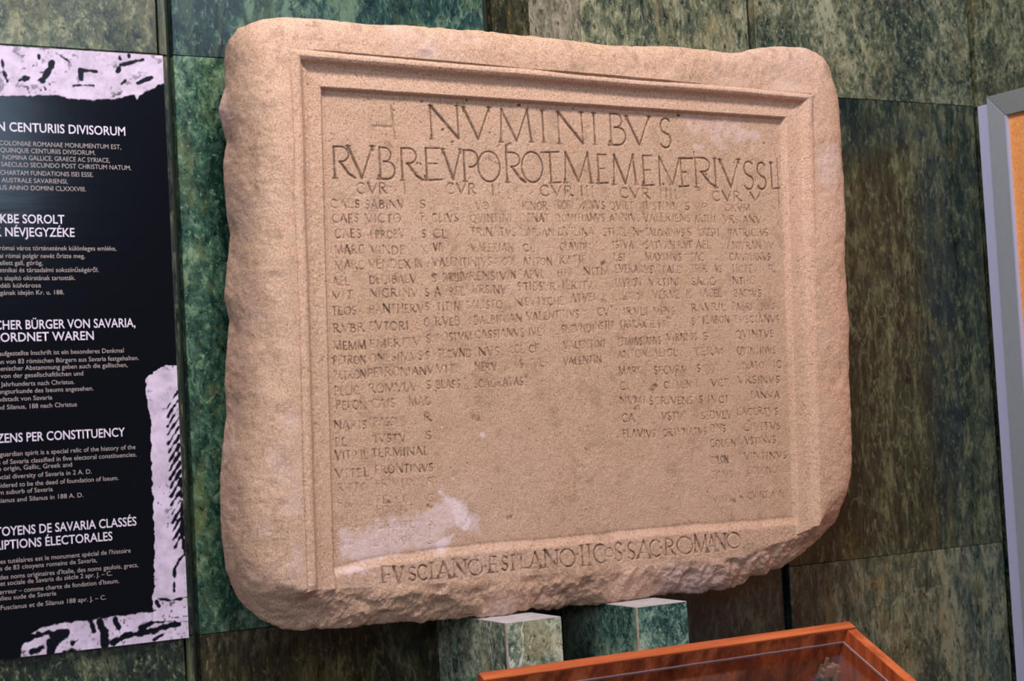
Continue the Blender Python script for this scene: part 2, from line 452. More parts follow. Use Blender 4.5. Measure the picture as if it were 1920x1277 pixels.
G = {
    'I': (.30, [([(.5, 0), (.5, 1)], 1)]),
    'V': (.95, [([(0, 1), (.52, 0)], 1.25), ([(.52, 0), (1, 1)], .8)]),
    'A': (.95, [([(0, 0), (.48, 1)], .8), ([(.48, 1), (1, 0)], 1.25), ([(.2, .33), (.78, .33)], .5)]),
    'N': (1.0, [([(.05, 0), (.05, 1)], .85), ([(.05, 1), (.95, 0)], 1.3), ([(.95, 0), (.95, 1)], .85)]),
    'M': (1.25, [([(.04, 0), (.10, 1)], .8), ([(.10, 1), (.52, .03)], 1.2), ([(.52, .03), (.88, 1)], .8), ([(.88, 1), (.97, 0)], 1.15)]),
    'E': (.62, [([(.1, 0), (.1, 1)], 1), ([(.1, 1), (.95, 1)], .7), ([(.1, .52), (.75, .52)], .6), ([(.1, 0), (1, .02)], .8)]),
    'F': (.62, [([(.1, 0), (.1, 1)], 1), ([(.1, 1), (1, 1.02)], .7), ([(.1, .5), (.8, .5)], .6)]),
    'L': (.60, [([(.1, 0), (.1, 1)], 1), ([(.1, 0), (1, .03)], .8)]),
    'T': (.70, [([(.5, 0), (.5, 1)], 1), ([(0, 1), (1, 1.02)], .8)]),
    'H': (.9, [([(.08, 0), (.08, 1)], 1), ([(.92, 0), (.92, 1)], 1), ([(.08, .5), (.92, .5)], .6)]),
    'X': (.9, [([(0, 1), (1, 0)], 1.1), ([(0, 0), (1, 1)], .8)]),
    'Y': (.9, [([(0, 1), (.5, .5)], 1), ([(1, 1), (.5, .5)], .8), ([(.5, .5), (.5, 0)], 1)]),
    'O': (1.0, [(arc(.5, .5, .5, .5, 0, 360, 24), .85)]),
    'Q': (1.0, [(arc(.5, .5, .5, .48, 0, 360, 20), .85), ([(.5, .1), (1.05, -.15)], .9)]),
    'C': (.9, [(arc(.56, .5, .54, .5, 48, 312, 14), .9)]),
    'G': (.95, [(arc(.56, .5, .54, .5, 48, 300, 14), .9), ([(.88, .08), (.88, .42)], .9)]),
    'D': (.95, [([(.08, 0), (.08, 1)], 1), ([(.08, 1)] + arc(.4, .5, .55, .5, 90, -90, 12) + [(.08, 0)], .85)]),
    'P': (.75, [([(.15, 0), (.15, 1)], 1), ([(.15, 1)] + arc(.5, .73, .42, .27, 90, -100, 9), .85)]),
    'R': (.9, [([(.1, 0), (.1, 1)], 1), ([(.1, 1)] + arc(.4, .76, .36, .24, 90, -90, 9) + [(.3, .52)], .8), ([(.36, .52), (.72, .14), (1, .0)], 1.15)]),
    'B': (.75, [([(.1, 0), (.1, 1)], 1), ([(.1, 1)] + arc(.42, .78, .33, .22, 90, -90, 8) + [(.3, .56)], .75), ([(.3, .56)] + arc(.5, .28, .45, .28, 90, -90, 9) + [(.1, 0)], .85)]),
    'S': (.6, [(arc(.55, .75, .42, .25, 35, 230, 9) + [(.55, .48)] + arc(.48, .25, .44, .25, 50, -150, 9), .95)]),
    'K': (.9, [([(.1, 0), (.1, 1)], 1), ([(.95, 1), (.12, .45), (1, 0)], .9)]),
    '.': (.3, [([(.45, .5), (.55, .52)], 1.3)]),
}
SERIF = {'I': [(.5, 0), (.5, 1)], 'N': [(.05, 0), (.05, 1), (.95, 1)], 'V': [(0, 1), (1, 1)], 'A': [(0, 0), (1, 0)], 'M': [(.04, 0), (.97, 0)],
         'R': [(.1, 0)], 'P': [(.15, 0)], 'F': [(.1, 0)], 'B': [(.0, 0)], 'E': [(.0, 0)], 'T': [(.5, 0)], 'L': [(.1, 1)]}
dA = 1.0 / (Tl[-1, 0] - Tl[0, 0])


def cut(p, q, wid, depth, dirt):
    """one V groove between two points of the face"""
    m_ = wid * 1.6 + 0.002
    zc = (p[1] + q[1]) / 2; xc = (p[0] + q[0]) / 2
    b = (Tl[0, 1] - zc) / (Tl[0, 1] - Bl[0, 1])
    hz = abs(p[1] - q[1]) / 2 + m_ + 0.004; hx = abs(p[0] - q[0]) / 2 + m_ + 0.004
    bb = np.clip(b, 0, 1)
    # rows: search a safe band
    i = int(bb * (GX - 1)) if False else None
    colx = X[int(bb * (GZ - 1))]
    i0 = max(0, np.searchsorted(colx, xc - hx) - 3); i1 = min(GX, np.searchsorted(colx, xc + hx) + 3)
    if i1 - i0 < 2: return
    cz = -Z[:, (i0 + i1) // 2]
    j0 = max(0, np.searchsorted(cz, -(zc + hz)) - 8); j1 = min(GZ, np.searchsorted(cz, -(zc - hz)) + 8)
    if j1 - j0 < 2: return
    xs = X[j0:j1, i0:i1]; zs = Z[j0:j1, i0:i1]
    d = np.array(q) - np.array(p); l2 = max(d @ d, 1e-12)
    t = np.clip(((xs - p[0]) * d[0] + (zs - p[1]) * d[1]) / l2, 0, 1)
    ds = np.hypot(xs - p[0] - t * d[0], zs - p[1] - t * d[1])
    f = np.clip(1 - ds / wid, 0, 1)
    CUT[j0:j1, i0:i1] = np.maximum(CUT[j0:j1, i0:i1], f * depth)
    wear_shade[j0:j1, i0:i1, 0] = np.maximum(wear_shade[j0:j1, i0:i1, 0], np.clip(f * 1.7, 0, 1) * dirt)


CUT = np.zeros((GZ, GX))


def glyph(ch, o, ex, ez, wid, depth, dirt, serif=0.0):
    """o = lower-left corner, ex / ez = width and height vectors"""
    o, ex, ez = map(np.asarray, (o, ex, ez))
    for pl, wt in G[ch][1]:
        q = [o + ex * a + ez * b for a, b in pl]
        for a, b in zip(q[:-1], q[1:]):
            cut(a, b, wid * wt, depth * wt, dirt)
    if serif:
        for a, b in SERIF.get(ch, ()):
            c = o + ex * a + ez * b; u_ = np.array([serif, 0])
            cut(c - u_, c + u_, wid * .6, depth * .6, dirt)
            cut(c, c + ez * (.12 if b < .5 else -.12), wid * 1.2, depth, dirt)


def xz(px, py, y=YP):
    return P(px, py, y)[[0, 2]]


def big(ch, xl, xr, yt, yb, wid=.0026, dirt=.85, y=YP, tilt=0.0):
    """a letter between two columns and two rows of the photograph"""
    bl = xz(xl, yb, y); br = xz(xr, yb + tilt, y); tl = xz(xl, yt, y)
    ez = np.array([0, tl[1] - bl[1]])
    glyph(ch, bl, br - bl, ez, wid, wid * 1.15, dirt, serif=.0045)


# first line
for t in [('N', 808, 864, 198, 260), ('V', 873, 921, 201, 261), ('M', 938, 1000, 205, 266), ('I', 1014, 1028, 207, 267), ('N', 1048, 1097, 210, 269),
          ('I', 1111, 1124, 212, 271), ('B', 1145, 1177, 213, 272), ('V', 1178, 1221, 218, 272), ('S', 1239, 1262, 222, 277)]:
    big(*t)
cut(xz(735, 200), xz(742, 262), .0028, .002, .6); cut(xz(700, 236), xz(735, 238), .003, .0015, .45); cut(xz(733, 203), xz(741, 208), .002, .002, .6)
cut(xz(1275, 240), xz(1282, 254), .0016, .001, .35)
# second line
for t in [('R', 625, 667, 275, 334), ('V', 656, 702, 274, 334), ('B', 712, 744, 277, 336), ('R', 752, 794, 278, 338), ('E', 799, 831, 278, 338),
          ('V', 834, 867, 280, 336), ('P', 868, 902, 282, 340), ('O', 899, 940, 284, 341), ('R', 949, 987, 286, 342), ('O', 981, 1020, 285, 342),
          ('T', 1018, 1052, 286, 343), ('M', 1059, 1112, 286, 343), ('E', 1123, 1142, 290, 344), ('M', 1151, 1196, 290, 346), ('E', 1208, 1228, 292, 348),
          ('R', 1304, 1344, 296, 351), ('I', 1338, 1351, 297, 352), ('V', 1354, 1389, 299, 351), ('S', 1396, 1417, 303, 355), ('S', 1421, 1440, 305, 355), ('L', 1448, 1463, 305, 354)]:
    big(*t)
cut(xz(1037, 343), xz(1054, 342), .002, .002, .8)
cut(xz(950, 273), xz(951, 290), .003, .003, .85); cut(xz(1302, 285), xz(1304, 298), .002, .002, .8)
for a, b in (((1237, 293), (1239, 348)), ((1237, 293), (1263, 346)), ((1263, 346), (1275, 297)), ((1277, 297), (1281, 347)), ((1274, 297), (1300, 297)), ((1280, 323), (1289, 323)), ((1275, 350), (1293, 349))):
    cut(xz(*a), xz(*b), .0024, .0026, .85)
for a in ((783, 306), (789, 307), (1325, 326), (1330, 341), (1245, 345), (1258, 346)):
    cut(xz(*a), xz(a[0] + 1, a[1] + 1), .0028, .002, .8)
cut(xz(1458, 297), xz(1463, 400), .0016, .0012, .75)
# column heads and names: (text, x0, x1, baseline y0, baseline y1, height in pixels, dirt)
HD = [("CVR", 671, 727, 363, 363, 20), (".", 732, 737, 358, 358, 14), ("I", 756, 765, 363, 363, 20), ("CVR", 838, 894, 364, 364, 20), ("II", 923, 940, 365, 365, 19),
      ("CVR", 1015, 1076, 367, 367, 19), ("III", 1090, 1115, 368, 369, 19), ("CVR", 1165, 1220, 371, 372, 19), ("IIII", 1239, 1272, 372, 373, 18), ("CVR", 1338, 1392, 376, 377, 18), ("V", 1408, 1427, 377, 377, 17)]
NM = """CAES,622,675,390,390|SABINV,687,759,391,391|S,788,799,391,391|CAES,625,673,417,417|VICTO,687,752,417,417|R,791,800,415,415|CEIVS,812,860,416,416|VO,893,917,392,392|HONOR,976,1027,394,394|FLORI,1041,1077,392,392|ANVS,1095,1135,392,392
QVINTINI,884,960,417,417|DONAT,977,1030,416,416|DOMITIANVS,1044,1135,416,416|CAES,629,678,446,446|I,695,700,448,448|PROBV,706,759,447,447|S,793,799,445,445|CL,814,840,446,447|TRINATVS,885,968,443,443|LARIAN,979,1040,443,443|DVILINA,1048,1115,442,442|STHEL,1133,1177,442,442
MARC,630,684,476,476|VINDE,696,760,476,477|X,792,802,476,475|VIV,815,835,471,471|VALERIAN,885,964,472,472|CL,982,1003,472,472|CLAVDI,1052,1102,470,469|MARC,630,684,505,505|VENDEX,693,770,504,503|IN,780,792,502,502|VALENTI,813,882,500,499|NIVS,884,923,499,498|COE,944,968,498,498|ANTON,983,1036,498,498|KATIE,1051,1100,495,494
QVIET,1145,1189,393,393|IVSTINV,1207,1273,394,394|S,1285,1295,393,393|VR,1302,1329,394,395|GRVM,1361,1408,396,396|ANNIVS,1145,1202,416,416|VALERIENS,1208,1295,416,416|ARTEM,1304,1343,417,417|VRSIANV,1358,1428,418,419|N,1190,1199,442,442|SALONINVS,1212,1284,443,443|S,1290,1297,443,443|ORESTI,1313,1349,443,443|PATRICIVS,1367,1442,443,443
ISTVA,1151,1189,466,466|SATVRN,1212,1266,467,467|RVF,1273,1300,466,466|AEL,1307,1334,466,466|NIVRAN,1376,1428,467,467|VV,1437,1450,468,468|LSI,1153,1174,489,489|MAXIMVS,1212,1279,489,489|SAC,1297,1322,489,489|CANDIANVS,1370,1446,489,489
AEL,626,655,536,535|DECIBALV,694,781,532,531|S,810,820,529,529|SVRILLI,832,867,528,527|VRENSIV,868,950,526,525|IN,955,968,522,522|APVL,984,1022,522,522|EPPII,1048,1073,519,519|NITM,1097,1143,517,515|EVERARVS,1156,1225,512,512|VITALE,1226,1277,512,512|ISER,1300,1327,511,511|VS,1343,1354,511,511|HCTE,1376,1412,511,511|R,1443,1453,511,511
VIT,625,662,562,562|NIGRINV,695,784,558,556|S,799,806,555,555|AVREL,817,873,555,554|VRSINV,888,950,551,551|S,972,978,545,545|TIDSVR,985,1042,545,545|IERTIV,1057,1112,543,542|IAVRON,1156,1203,538,537|VRTINI,1219,1275,536,536|SAGO,1299,1343,535,535|NTHO,1376,1417,534,533
TEOS,624,669,591,590|PANTHERV,694,795,588,586|S,799,806,583,583|TITIN,821,863,583,582|SALISTO,875,943,580,578|N,967,981,575,575|EVTYCHE,987,1058,574,571|ATVEI,1072,1118,567,565|SIXTION,1170,1208,563,562|VERVE,1226,1275,560,560|IG,1289,1299,559,559|IACEL,1315,1354,557,557|BASSVS,1378,1428,557,557
RVBR,627,684,624,622|EVTORI,695,767,619,618|O,797,806,613,613|RVEB,818,863,611,610|BALBINIAN,891,979,609,604|VALENTINVS,989,1087,602,596|CV,1122,1143,592,592|IRVLI,1171,1216,592,591|MENS,1227,1266,590,590|RAVRIL,1299,1361,584,583|FABRI,1375,1412,582,582|NVS,1430,1454,581,580
MEMM,627,687,657,655|EMERITV,696,789,653,648|S,801,809,643,643|POSTVM,821,885,641,638|CASSIANVS,893,984,635,632|IVL,993,1015,630,630|SECVNDI,1055,1115,625,622|NSTIT,1118,1153,618,617|TATRAX,1164,1213,616,615|ETI,1222,1249,615,615|S,1299,1304,610,610|FLABON,1320,1368,607,606|TVSCIANVS,1379,1463,606,605
PETRON,626,687,684,682|ONESIMVS,695,793,680,675|S,799,806,673,673|SECVND,823,884,672,669|NVS,900,937,668,667|COE,958,982,662,662|CF,994,1012,661,660|VALENTINI,1058,1136,655,651|ETTANVSTATIVS,1162,1240,649,646|VIRNIOS,1253,1309,640,638|S,1320,1329,637,637|QVINTVS,1381,1452,635,632
PETRON,627,687,712,710|PETRONIANV,691,813,708,701|VIT,820,853,700,700|NERV,893,932,696,695|S,977,982,690,690|IVL,996,1020,689,687|VALENTIN,1058,1129,685,680|ANTON,1160,1215,672,670|AEIGL,1226,1271,669,668|TERM,1304,1357,667,665|QVINTINVS,1384,1455,665,663
PELIC,629,675,741,741|ROMVLV,693,782,737,733|S,801,809,729,729|BLASS,820,863,729,727|SCAORATAS,891,982,728,723|MARC,1162,1207,703,702|SECVRV,1229,1289,702,700|S,1309,1315,698,698|VIT,1326,1351,698,697|VIXATO,1384,1433,694,692|IC,1452,1466,690,690
PEFON,632,688,768,767|CAIS,699,741,765,764|MAG,769,808,761,760|CL,1165,1184,731,731|CLEMEN,1247,1297,729,728|T,1304,1312,727,727|VCE,1335,1368,725,724|VRSINVS,1386,1463,720,718|NARIS,629,688,806,804|PASSE,702,749,800,799|R,797,810,790,790|NVMI,1165,1211,758,758|SCRIVENS,1220,1300,759,758|S,1312,1319,756,756|IVCI,1329,1366,756,755|IANVA,1410,1463,748,747
EL,631,651,837,836|IVSTV,704,762,830,829|S,799,809,824,824|CA,1168,1191,791,791|IVSTV,1236,1281,788,788|SEDVLV,1317,1373,786,785|LACERTVS,1384,1460,779,778|VITILIL,630,691,862,861|TERMINAL,699,804,858,853|FLAVIVS,1170,1230,821,820|FORTVNATVS,1237,1326,818,816|DNS,1334,1362,811,810|CIVITVS,1396,1465,808,806
VITEL,631,693,896,894|FRONTINVS,705,813,889,884|COLON,1334,1381,839,837|VSTINVS,1399,1456,834,832|COLON,1334,1367,870,869|VINTINVS,1397,1476,863,860"""
FA = """RITTO,634,689,921,920|PRIMITV,706,782,914,911|S,803,811,910,910|BR,634,660,951,951|FELLIV,708,775,944,942|S,805,815,940,940|FORTIT,708,777,963,961|CAES,637,672,990,989|CRMTD,708,782,992,990|S,805,812,985,985|LIBERAL,730,791,1008,1006|I,806,810,1000,1000|SITT,632,676,1024,1022|EMINIVS,703,774,1024,1022|S,803,812,1021,1021
SILVSI,1335,1382,898,896|COLONOR,1403,1467,890,887|VITINI,1339,1382,944,942|QVINTIANV,1403,1473,936,933"""


def word(txt, x0, x1, y0, y1, hp, wid, depth, dirt, jit=.08):
    ws = [G[c][0] for c in txt]; gap = .30
    tot = sum(ws) + gap * (len(ws) - 1)
    p0, p1 = xz(x0, y0), xz(x1, y1)
    d = (p1 - p0) / tot
    hz = xz(x0, y0 - hp)[1] - xz(x0, y0)[1]
    c = 0
    for ch, wd in zip(txt, ws):
        o = p0 + d * c
        hh = hz * (1 + rnd.uniform(-jit, jit)); sl = rnd.uniform(-.06, .06) * hz
        dd = dirt * rnd.uniform(.6, 1.15)
        o = o + np.array([0, rnd.uniform(-jit, jit) * hz * .5])
        glyph(ch, o, d * wd, np.array([sl, hh]), wid, depth, min(dd, 1))
        c += wd + gap


for t in HD: word(*t, .0017, .0022, .75, .04)
for row in NM.replace('\n', '|').split('|'):
    a = row.split(','); x0 = float(a[1]); yb = float(a[3])
    hp = 15.5 - 2.6 * (x0 - 620) / 850
    word(a[0], x0, float(a[2]), yb, float(a[4]), hp, .0015, .0021, .78 if x0 < 860 else .66)
for row in FA.replace('\n', '|').split('|'):
    a = row.split(','); word(a[0], float(a[1]), float(a[2]), float(a[3]), float(a[4]), 13, .0013, .0012, .42)
# last line, on the raised ledge
YL = YF + 0.018
for t in [('F', 718, 737, 1063, 1093), ('V', 741, 759, 1063, 1094), ('S', 768, 783, 1064, 1089), ('C', 786, 804, 1060, 1088), ('I', 808, 816, 1056, 1086), ('A', 824, 846, 1054, 1085),
          ('N', 853, 877, 1050, 1082), ('O', 881, 907, 1050, 1079), ('E', 920, 935, 1044, 1074), ('S', 943, 955, 1044, 1070), ('I', 960, 968, 1041, 1069), ('L', 979, 992, 1040, 1066),
          ('A', 997, 1017, 1036, 1066), ('N', 1024, 1049, 1032, 1064), ('O', 1053, 1081, 1030, 1063), ('I', 1090, 1100, 1023, 1061), ('I', 1104, 1112, 1022, 1060), ('C', 1116, 1140, 1021, 1056),
          ('O', 1137, 1152, 1028, 1045), ('S', 1155, 1170, 1018, 1052), ('S', 1179, 1194, 1018, 1049), ('A', 1199, 1222, 1015, 1047), ('C', 1221, 1242, 1013, 1044), ('R', 1250, 1270, 1011, 1041),
          ('O', 1273, 1302, 1007, 1039), ('M', 1305, 1330, 1004, 1036), ('A', 1330, 1346, 1003, 1034), ('N', 1344, 1364, 1001, 1032), ('O', 1366, 1392, 999, 1028)]:
    big(*t, wid=.0023, dirt=.8, y=YL)
for a in ((912, 1062), (1085, 1040), (1172, 1033), (1241, 1027)):
    cut(xz(*a, YL), xz(a[0] + 1, a[1] + 1, YL), .0030, .002, .8)
cut(xz(1092, 1022, YL), xz(1113, 1020, YL), .0016, .001, .6)
# scratches, chips, stains
for a, b, w_, d_, c_ in (((1096, 378), (1075, 412), .0014, .0012, .6), ((1075, 412), (1062, 445), .0010, .0008, .45), ((1062, 445), (1056, 474), .001, .0008, .5),
                         ((1373, 430), (1366, 466), .0028, .001, .45), ((1128, 1078), (1285, 1062), .002, .0015, .4), ((1345, 1051), (1400, 1043), .0015, .001, .35),
                         ((690, 455), (694, 464), .003, .001, .55), ((742, 512), (748, 530), .0015, .001, .5)):
    cut(xz(*a), xz(*b), w_, d_, c_)
for (px, py, rr, dd, c_) in ((831, 243, .0026, .004, .95), (849, 266, .0032, .003, .8), (919, 249, .0018, .003, .95), (936, 274, .0040, .003, .55), (956, 271, .0050, .004, .5), (921, 300, .0060, .0015, .5),
                             (932, 306, .0045, .001, .45), (1132, 493, .0060, .003, .75), (1133, 564, .0060, .003, .65), (1255, 596, .0060, .003, .6), (1226, 726, .0090, .0035, .75), (1195, 764, .0060, .003, .7),
                             (893, 784, .0080, .003, .6), (988, 707, .0045, .002, .65), (1320, 327, .0035, .002, .8), (1312, 356, .0045, .002, .5), (956, 970, .0055, .003, .7), (1375, 938, .0070, .003, .85),
                             (1391, 932, .0040, .002, .75), (806, 950, .0050, .0025, .6), (730, 941, .0045, .002, .6), (1100, 843, .0040, .002, .45), (1405, 790, .0040, .002, .6), (1412, 823, .0040, .002, .5),
                             (1284, 772, .0035, .002, .6), (729, 271, .0080, .001, .40), (1204, 434, .0050, .001, .55), (1207, 458, .0045, .002, .75), (797, 188, .0025, .003, .9), (881, 186, .0025, .003, .9),
                             (979, 195, .0035, .004, 1), (1279, 214, .0035, .004, 1), (1081, 201, .002, .003, .9), (818, 521, .0070, .001, .45), (735, 806, .0090, .0004, .40), (655, 560, .0035, .002, .6), (1433, 268, .003, .002, .6), (1450, 247, .002, .002, .7)):
    p = xz(px, py, YF + .016 if py < 215 else YP)
    n_ = rnd.uniform(-1, 1)
    cut(p - np.array([rr * .5, rr * .4 * n_]), p + np.array([rr * .5, rr * .4 * n_]), rr * .8, dd * .6, c_)
for i in range(6500):
    # small pits, thickest in the upper half of the field
    px = rnd.uniform(560, 1520); py = rnd.choice([rnd.uniform(110, 420), rnd.gauss(430, 130), rnd.gauss(520, 170), rnd.uniform(110, 1080)])
    if py < 110 or py > 1070: continue
    p = xz(px, py); r_ = rnd.choice([.0009, .0012, .0012, .0016]) * (1.25 if rnd.random() < .08 else 1)
    cut(p, p + np.array([r_ * rnd.uniform(-.6, .6), r_ * rnd.uniform(-.6, .6)]), r_, r_ * .7, rnd.uniform(.2, .62))
# the small letters are worn: break cut and dirt up unevenly
worn = np.clip(.80 + .95 * fbm(X, Z, 120, 3, 401), .42, 1.1)
upper = np.clip((Z - xz(900, 352)[1]) / .004, 0, 1)
CUT *= worn * (1 - upper) + upper
wear_shade[..., 0] *= worn * (1 - upper) + np.clip(worn + .25, 0, 1) * upper
low_ = np.clip((zl - .012 - Z) / .03, 0, 1) * inside
wear_shade[..., 0] = wear_shade[..., 0] * (1 - .12 * low_)
H = H + CUT
# lime bloom, lower left corner of the field, and a few flecks
PX = np.stack([X, Z], -1)


def bloom(poly, edge, seed, amp):
    pl = pts_xz(poly, YP)
    ins = np.zeros(X.shape, bool); dm = np.full(X.shape, 9.0)
    j = len(pl) - 1
    for i in range(len(pl)):
        a, b = pl[i], pl[j]
        cnd = ((a[1] > Z) != (b[1] > Z)) & (X < (b[0] - a[0]) * (Z - a[1]) / (b[1] - a[1] + 1e-12) + a[0])
        ins ^= cnd
        d = b - a; t = np.clip(((X - a[0]) * d[0] + (Z - a[1]) * d[1]) / (d @ d), 0, 1)
        dm = np.minimum(dm, np.hypot(X - a[0] - t * d[0], Z - a[1] - t * d[1])); j = i
    sd = np.where(ins, dm, -dm)
    return np.clip((sd + edge * 1.6 * fbm(X, Z, 70, 3, seed)) / edge + .5, 0, 1) * amp


Wt = bloom([(826, 925), (870, 945), (893, 975), (897, 995), (860, 992), (835, 1000), (838, 1028), (805, 1032), (700, 1040), (640, 1040), (636, 1000), (720, 985), (810, 960)], .012, 71, .55)
Wt = np.maximum(Wt, bloom([(824, 920), (862, 945), (885, 968), (900, 996), (872, 990), (845, 958)], .007, 75, 1.0))
Wt = np.maximum(Wt, bloom([(832, 1004), (850, 1003), (846, 1020), (826, 1032), (815, 1024)], .005, 78, .9))
Wt = np.maximum(Wt, bloom([(638, 1012), (700, 1012), (720, 1040), (660, 1052), (640, 1046)], .012, 81, .6))
Wt = np.maximum(Wt, bloom([(622, 1066), (720, 1054), (690, 1070), (630, 1078)], .008, 88, .55))
Wt = np.maximum(Wt, bloom([(1300, 232), (1400, 236), (1415, 258), (1310, 262)], .025, 91, .38))
for (px, py, rr, aa) in ((905, 815, .0045, .95), (833, 689, .0018, .9), (829, 801, .0020, .9), (850, 897, .0025, .5), (806, 907, .0028, .7)):
    q = xz(px, py); dd = np.hypot(X - q[0], Z - q[1]); Wt = np.maximum(Wt, np.clip(1.4 - dd / rr, 0, 1) * aa)
wear_shade[..., 1] = Wt * (1 - .75 * np.clip(wear_shade[..., 0], 0, 1))
# brown patches
wear_shade[..., 0] = np.maximum(wear_shade[..., 0], np.clip((fbm(X, Z, 34, 4, 140) - .30) * 1.6, 0, .22) * (tmin > .99))

# --- ring from the outer moulding line round the worn edge to the back ----
YO_L, YO_T, YO_R, YO_B = -0.075, -0.135, -0.13, -0.125
sil_left = [(455, 1140), (440, 1110), (425, 1070), (418, 1020), (413, 960), (412, 900), (417, 840), (423, 780), (421, 720), (427, 650), (430, 600), (421, 560), (426, 500), (431, 440), (425, 400), (421, 340), (420, 300), (425, 260), (415, 230), (409, 205), (413, 185), (420, 160), (422, 130), (421, 100), (424, 80), (434, 62)]
sil_top = [(434, 62), (455, 47), (490, 37), (540, 34), (600, 37), (660, 44), (720, 48), (780, 52), (860, 58), (920, 62), (990, 70), (1050, 78), (1100, 84), (1160, 88), (1200, 88), (1260, 90), (1320, 96), (1382, 101), (1400, 95), (1440, 90), (1490, 89), (1515, 93), (1535, 107), (1545, 125)]
sil_right = [(1545, 125), (1553, 150), (1562, 175), (1566, 200), (1570, 240), (1572, 300), (1574, 360), (1577, 420), (1577, 500), (1580, 560), (1582, 640), (1583, 700), (1586, 760), (1588, 820), (1590, 870), (1587, 900), (1580, 930), (1574, 950)]
sil_bot = [(1574, 950), (1565, 975), (1545, 1000), (1510, 1035), (1470, 1065), (1430, 1078), (1405, 1083), (1395, 1093), (1370, 1102), (1300, 1112), (1200, 1123), (1100, 1136), (1020, 1142), (1000, 1142), (960, 1150), (900, 1160), (820, 1169), (740, 1172), (640, 1177), (560, 1182), (530, 1180), (490, 1165), (455, 1140)]


def sil(pl, ya, yb, ypa, ypb):
    """silhouette points with their depth sliding from one side's to the next's at the corners"""
    n = len(pl); out = []
    for i, (px, py) in enumerate(pl):
        t = i / (n - 1)
        yy = np.interp(t, [0, .18, .82, 1], [(ya[0] + ya[1]) / 2, ya[1], ya[1], (ya[1] + ya[2]) / 2])
        out.append(P(px, py, yy))
    return np.array(out)


# depth at which the outline is taken from the photograph (where the surface turns away) per side
sl = sil(sil_left, (-.11, -.065, -.11), 0, 0, 0)
stp = sil(sil_top, (-.10, -.155, -.15), 0, 0, 0)
sr = sil(sil_right, (-.155, -.155, -.155), 0, 0, 0)
sb = sil(sil_bot, (-.15, -.14, -.09), 0, 0, 0)
stp[0] = sl[-1]; sr[0] = stp[-1]; sb[0] = sr[-1]; sb[-1] = sl[0]


def resample(p3, n):
    s = np.concatenate([[0], np.cumsum(np.linalg.norm(np.diff(p3[:, [0, 2]], axis=0), axis=1))]); s /= s[-1]
    t = np.linspace(0, 1, n)
    return np.stack([np.interp(t, s, p3[:, k_]) for k_ in range(3)], -1)


# inner boundary loop: top L->R, right T->B, bottom R->L, left B->T
idx = np.arange(GZ * GX).reshape(GZ, GX)
loop = np.concatenate([idx[0, :-1], idx[:-1, -1], idx[-1, :0:-1], idx[:0:-1, 0]])
out = np.concatenate([resample(stp, GX)[:-1], resample(sr, GZ)[:-1], resample(sb, GX)[:-1], resample(sl, GZ)[:-1]])
nL = len(loop)
side = np.concatenate([np.full(GX - 1, 0), np.full(GZ - 1, 1), np.full(GX - 1, 2), np.full(GZ - 1, 3)])


def smooth_loop(a, n):
    ker = np.hanning(n); ker /= ker.sum()
    return np.convolve(np.concatenate([a[-n:], a, a[:n]]), ker, 'same')[n:-n]


Pw = smooth_loop(np.array([3.0, 3.2, 1.45, 2.6])[side], 121)      # superellipse power per side
yout = smooth_loop(out[:, 1], 101)
# the lower edge is broken rough: height at the inner line drops less
V0 = np.stack([X, YF + H, Z], -1).reshape(-1, 3)
inn = V0[loop]
K = 46
ph = np.linspace(0, math.pi / 2, 400)
ring = np.zeros((K, nL, 3))
base_y = inn[:, 1]
for c in range(nL):
    e = 2.0 / Pw[c]
    f = np.sin(ph) ** e; g_ = 1 - np.cos(ph) ** e
    L_ = math.hypot(out[c, 0] - inn[c, 0], out[c, 2] - inn[c, 2]); D_ = yout[c] - base_y[c]
    s = np.concatenate([[0], np.cumsum(np.hypot(np.diff(f) * L_, np.diff(g_) * D_))]); s /= s[-1]
    tt_ = np.linspace(0, 1, K + 1)[1:]
    fi = np.interp(tt_, s, f); gi = np.interp(tt_, s, g_)
    ring[:, c, 0] = inn[c, 0] + (out[c, 0] - inn[c, 0]) * fi
    ring[:, c, 2] = inn[c, 2] + (out[c, 2] - inn[c, 2]) * fi
    ring[:, c, 1] = base_y[c] + D_ * gi
# soften the mitres of the ring where two sides meet
sf_ = np.linspace(0, 1, K + 1)[1:]
for r_ in range(K):
    n_ = int(150 * 4 * sf_[r_] * (1 - sf_[r_])) | 1
    if n_ > 4:
        for k_ in range(3):
            ring[r_, :, k_] = smooth_loop(ring[r_, :, k_], n_)
# roughness of the ring
sfrac = np.linspace(0, 1, K + 1)[1:, None]
ctr = np.array([0.62, 0.48])
ow = out[:, [0, 2]] - inn[:, [0, 2]]; ow /= np.linalg.norm(ow, axis=1)[:, None]
fade = np.clip(sfrac * 5, 0, 1)
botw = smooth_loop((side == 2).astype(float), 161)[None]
nz = fbm(ring[..., 0], ring[..., 2], 11, 3, 201, ring[..., 1]) * .0045 * (1 + .9 * botw) + fbm(ring[..., 0], ring[..., 2], 55, 3, 211, ring[..., 1], .6) * .0022 * (1 + 1.3 * botw)
rid = np.abs(fbm(ring[..., 0] + .3 * ring[..., 2], ring[..., 2] - .2 * ring[..., 0], 20, 3, 221, ring[..., 1])) * .010 * botw
nz = (nz - rid) * fade
ring[..., 0] += nz * ow[None, :, 0] * sfrac
ring[..., 2] += nz * ow[None, :, 1] * sfrac
ring[..., 1] -= nz * (1 - .6 * sfrac)
